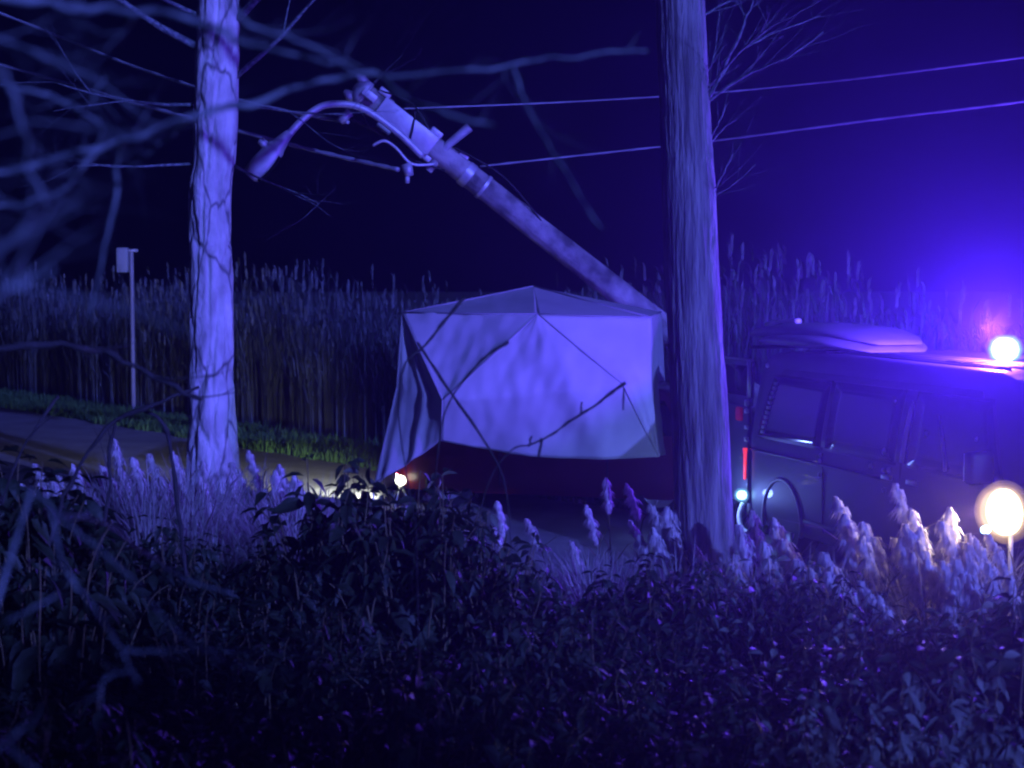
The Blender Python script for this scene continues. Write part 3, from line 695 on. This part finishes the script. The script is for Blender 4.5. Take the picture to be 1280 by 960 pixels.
fabric("wall_panel", [tC, tC.lerp(tD, .5), tD, tF], [tC, tC.lerp(tE, .5), tE, tH], .03, ((5, .006, .5), (11, .003, 0)), .09, .045, 60, 50, seed=7)
fabric("wall_panel", [tC, tE, tH], [tB, tB.lerp(tH, .48) + Vector((-.03, 0, 0)), tH], -.03, ((4, .012, 1),), 0, .02, seed=8)
fabric("wall_panel", [tA, tA.lerp(tD, .5), tD, tF], [tA, tA.lerp(tM, .6), tM, tL], -.05, ((5, .022, 0), (9, .010, 1)), 0, .05, 50, 40, seed=9)
fabric("wall_panel", [tB, tB + Vector((.0, 0, -.75)), tH], [tRB, tRB + Vector((.05, 0, -.9)), tRB + Vector((.1, 0, -1.7))], 0, ((5, .03, 0),), 0, .03, seed=10)
fabric("wall_panel", [tRA, tRA + Vector((-.2, .3, -1.9))], [tRB, tRB + Vector((.1, 0, -1.7))], 0, ((6, .04, 0),), 0, .03, seed=11)
for a, b in ((tA, tRA), (tA, tM), (tM, tL), (tA, tP), (tP, tB), (tA, tC), (tC, tB), (tC, tD), (tC, tE), (tE, tH), (tA, tD), (tD, tF), (tB, tRB)):
    g = MB(); f_ = Vector((0, -.008, .004)); g.tube([a - TO + f_, (a + b) / 2 - TO + f_ + Vector((0, 0, -.004)), b - TO + f_], .009, 6); g.build("seam", M['tentbind'], tent)
for a, b in ((tRB, Vector((tRB.x + .1, tRB.y, .05))), (tRA, Vector((tRA.x - .15, tRA.y, .0)))):
    g = MB(); g.tube([a + Vector((-.02, .04, -.03)) - TO, b - TO], .014, 8); g.build("frame_leg", M['galv'], tent)
g = MB(); g.tube([p - TO for p in (tL, Vector((tL.x - .05, tL.y, gz(tL.x, tL.y) + .02)))], .012, 6); g.build("guy_line", M['reflect'], tent)

# ------------------------------------------------------------------ plants
def leaf(mb, p, dr, nrm, L, wd, m=0, fold=.22, droop=.32):
    dr = dr.normalized(); s = dr.cross(nrm)
    if s.length < 1e-4: s = dr.orthogonal()
    s.normalize(); up = s.cross(dr).normalized(); b = len(mb.v)
    for t, w_ in ((.0, .06), (.22, .8), (.5, 1.0), (.78, .55)):
        c = p + dr * L * t - up * L * droop * t * t; e = s * wd * .5 * w_; f = up * wd * fold * w_
        mb.v += [tuple(c + e + f), tuple(c), tuple(c - e + f)]
    mb.v.append(tuple(p + dr * L - up * L * droop))
    for k in range(3):
        a = b + 3 * k; mb.f += [(a, a + 1, a + 4, a + 3), (a + 1, a + 2, a + 5, a + 4)]; mb.m += [m, m]
    a = b + 9; mb.f += [(a, a + 1, b + 12), (a + 1, a + 2, b + 12)]; mb.m += [m, m]
def bush_mesh(seed, h, rad, nst, lsz):
    rg = random.Random(seed); L = MB(); S = MB()
    for i in range(nst):
        a = rg.uniform(0, 6.28); rr = rad * rg.random() ** .6; b = Vector((math.cos(a) * rr * .5, math.sin(a) * rr * .5, -.08))
        hh = h * rg.uniform(.62, 1.02) * (1 - .35 * (rr / rad)); tip = Vector((math.cos(a) * rr, math.sin(a) * rr, hh))
        pts = [b.lerp(tip, t) + Vector((rg.uniform(-1, 1), rg.uniform(-1, 1), 0)) * .03 + Vector((0, 0, .12 * h * math.sin(math.pi * t))) for t in (0, .35, .7, 1)]
        P = spline(pts, 4); S.tube(P, [.007 * (1 - .7 * k / (len(P) - 1)) for k in range(len(P))], 4)
        n = int(hh / (.42 * lsz))
        for k in range(1, n + 1):
            t = k / n; q = P[min(len(P) - 1, int(t * (len(P) - 1)))]; a0 = k * 1.57 + rg.uniform(-.4, .4); sz = lsz * (1.15 - .65 * t) * rg.uniform(.7, 1.25)
            for s in (0, math.pi):
                if rg.random() < .12: continue
                dr = Vector((math.cos(a0 + s), math.sin(a0 + s), rg.uniform(-1.0, .35)))
                leaf(L, q + dr * .02, dr, Vector((rg.uniform(-.8, .8), rg.uniform(-.8, .8), 1)), sz, sz * rg.uniform(.32, .52))
    return L, S
NETTLE = []
for i in range(6):
    L, S = bush_mesh(100 + i, 1.0, .46, 22, .165)
    NETTLE.append((L.mesh("foliage", M['leaf'] if i % 2 == 0 else M['leafdark']), S.mesh("stems", M['stem'])))
BROAD = []
for i in range(4):
    L, S = bush_mesh(200 + i, 1.0, .55, 20, .21)
    BROAD.append((L.mesh("foliage", M['leafdark'] if i % 2 else M['leaf']), S.mesh("stems", M['stem'])))
LIT_TONE = []
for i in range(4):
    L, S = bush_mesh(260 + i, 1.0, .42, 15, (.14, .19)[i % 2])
    LIT_TONE.append((L.mesh("foliage", M['leaflit']), S.mesh("stems", M['stem'])))
def plant(kind, px, py, Y, label, group, wide=1.0, name="nettle_clump"):
    top = at(px, py, Y); z = gz(top.x, top.y); h = max(.25, top.z - z)
    lf, st = rg0.choice(kind)
    o = thing(name, (top.x, top.y, z), rg0.uniform(0, 6.28), label, "plant", group); o.scale = (wide * max(.75, h) , wide * max(.75, h), h)
    link("foliage", lf, o)["kind"] = "stuff"; link("stems", st, o)["kind"] = "stuff"
rg0 = random.Random(21)
sil = [(-40, 545, 8.5), (15, 560, 8.0), (70, 590, 8.2), (120, 655, 8.6), (190, 648, 9.0), (260, 668, 9.2), (330, 690, 9.3), (385, 640, 9.5), (425, 600, 9.6), (480, 615, 9.6), (540, 608, 9.5), (600, 640, 9.5), (640, 700, 9.2), (700, 728, 9.2), (760, 716, 9.5),
       (815, 700, 9.6), (860, 690, 9.8), (915, 690, 9.9), (965, 672, 10.0), (1010, 700, 9.6), (1060, 762, 8.6), (1110, 775, 8.4), (1165, 752, 8.6), (1215, 735, 8.8), (1270, 712, 9.0), (1330, 690, 9.2)]
def near(px):
    return ("below the pale plated trunk" if px < 330 else "in front of the white tent" if px < 640 else "below the gap of lit lane before the tent" if px < 800 else
            "in front of the furrowed trunk" if px < 930 else "in front of the van's rear wheel" if px < 1050 else "in front of the van's warm headlamp")
for rep_ in range(2):
    for px, py, Y in sil:
        px += rg0.uniform(-22, 22) * rep_; py += rg0.uniform(2, 16) * rep_ - (58 if 395 < px < 600 else 20); Y -= .5 * rep_
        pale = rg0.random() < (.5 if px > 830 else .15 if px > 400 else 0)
        plant(LIT_TONE if pale else BROAD if rg0.random() < .65 else NETTLE, px, py, Y, ("leafy clump coloured as lit on the bank top " if pale else "dark nettle clump on the bank top ") + near(px), "nettle clumps along the bank", rg0.uniform(.75, 1.0))
for Y, y0, step in ((7.6, 770, 78), (6.3, 830, 100), (5.1, 890, 120)):
    px = -80 + rg0.uniform(0, 50)
    while px < 1380:
        py = y0 + rg0.uniform(-75, 30) + (30 if 1020 < px < 1150 else 0) + (25 if px < 400 else 0)
        if Y > 7 and (630 < px < 790 or 280 < px < 380): py = max(py, 755)
        row = "upper" if Y > 7 else "middle" if Y > 5.5 else "lower"
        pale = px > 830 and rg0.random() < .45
        plant(LIT_TONE if pale else BROAD if rg0.random() < .55 else NETTLE, px, py, Y + rg0.uniform(-.45, .45), ("leafy bush coloured as lit on the " if pale else "bramble bush on the ") + row + " bank slope " + near(px), "bramble bushes on the bank slope", rg0.uniform(.7, 1.05), "bramble_bush")
        px += step * rg0.uniform(.75, 1.25)
# tall shrubs added unseen behind the camera to shade the foreground bank
HZ = []
for i in range(3):
    L, S = bush_mesh(400 + i, 1.0 * 5.2, 1.35, 64, .24)
    HZ.append((L.mesh("foliage", M['leaf']), S.mesh("stems", M['stem'])))
for i, (x, y, k) in enumerate(((.2, -3.4, 1.0), (1.2, -2.9, 1.05), (2.2, -2.2, 1.0), (3.2, -1.5, .95), (4.1, -.7, .95), (4.0, -1.9, 1.0), (.9, -4.4, 1.0), (2.1, -3.5, 1.0), (3.1, -2.8, 1.0))):
    lf, st = HZ[i % 3]
    o = thing("shade_shrub", (x, y, gz(x, y)), i * 1.3, "tall leafy shrub added behind the viewpoint to shade the foreground", "shrub", "added shade shrubs"); o.scale = (k * .9, k * .9, k * (.52 if x < 2.6 else .78))
    link("foliage", lf, o)["kind"] = "stuff"; link("stems", st, o)["kind"] = "stuff"

def plume_mesh(seed):
    rg = random.Random(seed); P = MB(); S = MB(); H = 1.0; pl_len = rg.uniform(.24, .40)
    bend = rg.uniform(.08, .24)
    def ax(t): return Vector((bend * t ** 2.4, 0, H * t - .25 * bend * t ** 4))
    pts = [ax(k / 10) for k in range(11)]; S.tube(pts, [.006 - .004 * k / 10 for k in range(11)], 5)
    for k in range(4):
        t = rg.uniform(.2, .66); blade(S, ax(t), rg.uniform(.25, .4), .016, rg.uniform(.6, 1.4), rg.uniform(0, 6.28), 0, 3)
    n = 560
    for i in range(n):
        t = (i + rg.random()) / n; p = ax(1 - pl_len + pl_len * t)
        prof = math.sin(math.pi * (t * .86 + .10)) ** .8
        a = rg.gauss(0, 1.0) if rg.random() < .7 else rg.uniform(0, 6.28)
        out = Vector((math.cos(a), math.sin(a), 0)); ln = (.014 + .050 * prof * (.55 + .45 * math.sin(19 * t + seed))) * rg.uniform(.5, 1.5)
        q1 = p + out * ln * .55 + Vector((0, 0, .022)); q2 = p + out * ln + Vector((0, 0, -.016 - .018 * rg.random()))
        sd_ = Vector((-out.y, out.x, rg.uniform(-.5, .5))) * .0055
        P.poly([p - sd_ * .6, p + sd_ * .6, q1 + sd_, q1 - sd_]); P.poly([q1 - sd_, q1 + sd_, q2])
    return P.mesh("plume", M['plume'], False), S.mesh("stalk", M['stem'])
PL = [plume_mesh(i) for i in range(12)]
def reed(px, py, Y, label, group, sz=1.0):
    top = at(px, py, Y); z = gz(top.x, top.y); h = top.z - z
    p, s = rgp.choice(PL)
    o = thing("plume_grass", (top.x, top.y, z - .03), rgp.gauss(3.1, .55), label, "grass", group)
    k = 1.0 * sz; o.scale = (k, k, 1)
    # stalk stretched to height, head kept at its own size
    a = link("stalk", s, o); b = link("plume", p, o)
    a.scale = (1, 1, h + .03); b.location = (0, 0, (h + .03) - k); b.scale = (1, 1, k)
rgp = random.Random(77)
LIT = "pale plume grass stalk lit by the van headlamp"
for px, py, Y in ((1098, 612, 10.6), (1080, 640, 10.5), (1130, 640, 10.4), (1158, 600, 10.6), (1150, 655, 10.2), (1175, 630, 10.4), (1185, 645, 10.1), (1205, 632, 10.3), (1222, 645, 10.0), (1205, 690, 10.0), (1240, 668, 9.9), (1262, 670, 9.8),
                  (1275, 690, 9.8), (1085, 680, 10.2), (1095, 700, 10.0), (1060, 690, 10.2), (1070, 700, 10.0), (1140, 718, 9.8), (1105, 735, 9.6), (1148, 740, 9.5), (1178, 720, 9.7), (1160, 668, 10.1), (1195, 670, 10.0), (1222, 700, 9.8), (1250, 710, 9.7),
                  (1120, 665, 10.2), (1165, 690, 9.9), (1045, 720, 10.0), (1180, 665, 10.2), (1290, 660, 10), (1215, 665, 10.2), (1243, 676, 9.7), (1256, 684, 9.6), (1268, 672, 9.7), (1260, 700, 9.5), (1236, 690, 9.6), (1280, 700, 9.5)):
    reed(px, py, Y, LIT, "plume grass before the van", rgp.uniform(1.15, 1.5))
for px, py, Y in ((960, 640, 11.2), (972, 652, 11.0), (950, 668, 10.9), (985, 668, 10.9), (1005, 642, 11.0), (1018, 655, 10.9), (1030, 668, 10.8), (965, 690, 10.7), (940, 690, 10.8), (925, 700, 10.8)):
    reed(px, py, Y, "violet lit plume grass stalk before the van's rear wheel", "plume grass by the rear wheel", rgp.uniform(1.2, 1.5))
for px, py, Y in ((845, 630, 12.0), (858, 622, 12.0), (868, 638, 11.9), (850, 650, 11.8), (876, 655, 11.8), (892, 668, 11.6), (835, 665, 11.7), (905, 680, 11.5)):
    reed(px, py, Y, "violet plume grass stalk at the foot of the furrowed trunk", "plume grass at the furrowed trunk", rgp.uniform(1.2, 1.5))
for px, py, Y in ((765, 598, 12.6), (755, 628, 12.4), (808, 600, 12.6), (818, 645, 12.4), (634, 622, 12.5), (645, 655, 12.2), (690, 645, 12.4), (735, 668, 12.2), (517, 622, 12.6)):
    reed(px, py, Y, "single violet plume grass stalk before the tent's dark opening", "plume grass before the tent", .95)
for px, py, Y in ((372, 578, 15.5), (381, 580, 15.6), (334, 560, 16.0), (325, 572, 16.0), (300, 585, 15.5), (345, 610, 15.2), (395, 605, 15.0), (240, 560, 15.0), (210, 565, 15.0), (160, 548, 15.0), (120, 575, 15.0), (100, 590, 14.8), (75, 575, 15), (185, 580, 14.8),
                  (145, 600, 14.5), (270, 575, 15.2), (225, 600, 14.5), (60, 600, 14.5), (200, 620, 14.3), (285, 610, 14.8), (355, 630, 14.5), (320, 640, 14.4), (250, 615, 14.6), (110, 620, 14.4)):
    reed(px, py, Y, "blue lit plume grass stalk around the pale tree's foot", "plume grass at the pale tree", 1.25)
# bleached grass tufts
TU = []
for i in range(5):
    rg = random.Random(300 + i); g = MB()
    for k in range(170):
        a = rg.uniform(0, 6.28); r = .26 * rg.random() ** .7; blade(g, (r * math.cos(a), r * math.sin(a), -.03), rg.uniform(.3, .8), .014, rg.uniform(.15, 1.0), a + rg.uniform(-.8, .8), 0, 4)
    TU.append(g.mesh("grass_tuft", M['tuft']))
def tuft(px, py, Y, label, group):
    t = at(px, py, Y); z = gz(t.x, t.y); h = max(.3, t.z - z); o = link("grass_tuft", rgp.choice(TU)); tag(o, label, "grass", group)
    o.location = (t.x, t.y, z); o.rotation_euler = (0, 0, rgp.uniform(0, 6.28)); s = h / .6; o.scale = (max(.8, s * .8), max(.8, s * .8), s)
for i in range(26):
    px = rgp.uniform(40, 420)
    reed(px, rgp.uniform(560, 640) + (18 if px > 300 else 0), rgp.uniform(13.0, 16.0), "blue lit plume grass stalk around the pale tree's foot", "plume grass at the pale tree", rgp.uniform(1.0, 1.5))
for i in range(46):
    px = rgp.uniform(30, 430); tuft(px, 590 + rgp.uniform(-10, 70) + (20 if px > 330 else 0), rgp.uniform(11.5, 16.8), "bleached long grass tuft around the pale tree's foot", "grass tufts at the pale tree")
for i in range(16):
    tuft(rgp.uniform(640, 850), rgp.uniform(690, 730), rgp.uniform(10.5, 12.6), "short bleached grass tuft at the lane edge before the tent", "grass tufts before the tent")
for i in range(14):
    tuft(rgp.uniform(880, 1290), rgp.uniform(690, 750), rgp.uniform(9.6, 10.8), "bleached grass tuft growing among the plumes by the van", "grass tufts by the van")

# ------------------------------------------------------------------ bare saplings near the camera
def sapling(label, branches, rootpt, mm, seed, twigs=3, tl=.25, name="bare_sapling", limbs=True):
    rg = random.Random(seed); b = Vector((rootpt[0], rootpt[1], gz(*rootpt) - .05))
    o = thing(name, b, 0, label, "sapling")
    first = True
    for pts, r0, r1 in branches:
        g = MB(); P = px_branch(g, pts, r0, r1, rg, twigs, tl)
        g.v = [tuple(Vector(v) - b) for v in g.v]; g.build("branch", mm, o)
    g = MB(); P0 = at(*branches[0][0][0]); mid = (b + P0) / 2 + Vector((rg.uniform(-.1, .1), 0, .2))
    g.tube([p - b for p in spline([b, mid, P0], 6)], [branches[0][1] * (1.5 - .5 * k / 12) for k in range(13)], 8); g.build("trunk", mm, o)
    for pts, r0, r1 in branches[1:] if limbs else ():
        q = at(*pts[0]); j = min(spline([b, mid, P0], 10), key=lambda z: (z - q).length); g = MB()
        if (j - q).length < 2.2:
            g.tube([p - b for p in spline([j, (j + q) / 2 + Vector((0, 0, .04)), q], 5)], [r0 * .9] * 11, 6); g.build("limb", mm, o)
sapling("blurred bare sapling with pale limbs reaching past the pale trunk, close to viewpoint",
        [(((-60, -20, 2.04), (60, 6, 2.1), (150, 10, 2.16), (240, 25, 2.22), (330, 60, 2.34), (450, 82, 2.52)), 0.0088, 0.0033),
         (((-20, 40, 1.98), (30, 60, 2.04), (110, 95, 2.16), (200, 160, 2.28)), 0.0055, 0.0022),
         (((-70, 85, 2.5), (20, 108, 2.52), (65, 120, 2.52), (118, 150, 2.58), (127, 172, 2.58), (95, 222, 2.52), (58, 247, 2.46), (-20, 262, 2.4)), 0.0055, 0.0044),
         (((130, 98, 2.52), (112, 130, 2.52)), 0.0039, 0.0033), (((168, 15, 2.16), (148, 55, 2.22)), 0.0039, 0.0033),
         (((-30, 70, 1.8), (10, 100, 1.86), (30, 160, 1.86), (35, 210, 1.92), (60, 250, 1.92)), 0.0066, 0.0033),
         (((-20, 330, 1.56), (25, 290, 1.62), (45, 260, 1.68)), 0.0066, 0.0033), (((-40, 390, 1.44), (20, 360, 1.5), (60, 340, 1.5)), 0.0077, 0.0033)],
        (-1.0, 1.6), M['twig'], 1, 7, .14, limbs=False)
sapling("long blurred branch sapling arching over the street lamp, close to viewpoint",
        [(((-120, 232, 2.3), (0, 215, 2.35), (150, 175, 2.42), (230, 150, 2.42), (310, 130, 2.48), (420, 97, 2.54), (500, 92, 2.6), (640, 82, 2.73), (720, 70, 2.79), (810, 64, 2.85)), 0.0084, 0.0036),
         (((250, -70, 2.2), (300, 20, 2.29), (370, 50, 2.36), (440, 85, 2.42)), 0.0054, 0.0024), (((480, 94, 2.58), (500, 118, 2.4), (560, 140, 2.29), (620, 160, 2.36)), 0.0060, 0.0030), (((630, 82, 2.73), (632, 105, 2.73)), 0.0030, 0.0018),
         (((155, 173, 2.45), (150, 190, 2.67), (140, 260, 2.67), (122, 340, 2.67), (112, 400, 2.67)), 0.0060, 0.0030), (((232, 149, 2.45), (225, 160, 2.73), (200, 180, 2.73), (160, 215, 2.73)), 0.0048, 0.0018),
         (((640, 82, 2.73), (662, 140, 2.7), (700, 205, 2.6), (752, 285, 2.5)), .0040, .0022)],
        (-1.4, 2.2), M['twig'], 2, 3, .10, limbs=False)
sapling("dark bare sapling with knotted twigs in front of white tent",
        [(((520, 660, 6.05), (503, 560, 6.05), (498, 500, 6.08), (507, 454, 6.11), (530, 433, 6.17), (555, 402, 6.17), (580, 372, 6.24)), 0.0018, 0.0078),
         (((540, 660, 6.11), (548, 560, 6.11), (562, 502, 6.17), (602, 450, 6.17), (635, 428, 6.24)), 0.0018, 0.0066),
         (((590, 680, 6.24), (612, 600, 6.3), (640, 562, 6.37), (662, 556, 6.37), (690, 543, 6.37), (710, 528, 6.37), (742, 508, 6.37), (760, 494, 6.44), (782, 478, 6.44)), 0.0018, 0.0078),
         (((674, 572, 6.37), (677, 548, 6.37)), 0.0048, 0.0060), (((661, 558, 6.37), (664, 545, 6.37)), 0.0042, 0.0054), (((779, 512, 6.44), (780, 485, 6.44)), 0.0030, 0.0042), (((726, 516, 6.37), (727, 503, 6.37)), 0.0048, 0.0036),
         (((640, 700, 6.24), (632, 610, 6.3), (609, 557, 6.3), (552, 474, 6.3), (522, 428, 6.37)), 0.0018, 0.0072)],
        (-.36, 6.0), M['twigdark'], 3, 0, .1, limbs=False)
sapling("pale crooked bare sapling leaning over the dark slope",
        [(((40, 610, 2.4), (90, 660, 2.4), (145, 705, 2.44), (195, 760, 2.47), (240, 805, 2.47), (300, 832, 2.55), (372, 841, 2.55)), 0.0030, 0.0023),
         (((62, 632, 2.4), (78, 700, 2.36), (98, 735, 2.33), (120, 765, 2.36), (150, 810, 2.4), (172, 852, 2.4)), 0.0030, 0.0027), (((152, 812, 2.4), (200, 814, 2.4), (260, 812, 2.47), (330, 818, 2.51), (392, 821, 2.55)), 0.0030, 0.0019),
         (((163, 838, 2.4), (130, 850, 2.4), (127, 895, 2.4)), 0.0029, 0.0014), (((70, 642, 2.4), (130, 655, 2.7), (185, 695, 3.07), (240, 728, 3.15), (292, 742, 3.15)), 0.0043, 0.0043), (((88, 718, 2.34), (68, 745, 2.4), (8, 778, 2.33)), 0.0022, 0.0014)],
        (-1.15, 2.0), M['twig'], 4, 2, .05, limbs=False)
sapling("short pale bare sapling low on the dark slope",
        [(((-60, 985, 1.8), (-10, 940, 1.8), (15, 922, 1.88), (40, 900, 1.88)), 0.0029, 0.0014), (((8, 930, 1.84), (45, 965, 1.8)), 0.0025, 0.0014)],
        (-.9, 1.7), M['twig'], 6, 0, .06, limbs=False)
sapling("dark forked sapling in front of the lane, left of the pale trunk",
        [(((-10, 700, 7.4), (0, 640, 7.4), (22, 572, 7.4), (52, 525, 7.4), (72, 495, 7.5)), .004, .008), (((60, 690, 7.6), (80, 620, 7.6), (135, 535, 7.6), (190, 508, 7.6), (248, 482, 7.7)), .012, .009),
         (((235, 720, 8), (222, 640, 8), (210, 540, 8.0), (180, 512, 8.0)), .012, .010), (((120, 700, 7.7), (136, 620, 7.7), (138, 550, 7.7), (150, 522, 7.7)), .010, .008), (((-60, 440, 5), (60, 430, 5), (130, 440, 5.2), (190, 470, 5.3), (250, 500, 5.4)), .012, .008)],
        (-2.2, 7.4), M['twigdark'], 5, 3, .2, limbs=False)

# ------------------------------------------------------------------ lit damp air
g = MB(); g.box((0, 32, 5.6), (62, 44, 7.4))
hz = g.build("haze", [], None, False); hz["kind"] = "stuff"
m = bpy.data.materials.new("damp_air"); m.use_nodes = True; t = m.node_tree
t.nodes.remove(t.nodes["Principled BSDF"]); v = t.nodes.new("ShaderNodeVolumePrincipled")
v.inputs["Color"].default_value = (.60, .42, 1.0, 1); v.inputs["Density"].default_value = .0085; v.inputs["Anisotropy"].default_value = .80
t.links.new(v.outputs[0], t.nodes["Material Output"].inputs["Volume"]); hz.data.materials.append(m)
tag(hz, "thin damp air glowing around the blue beacon", "haze")
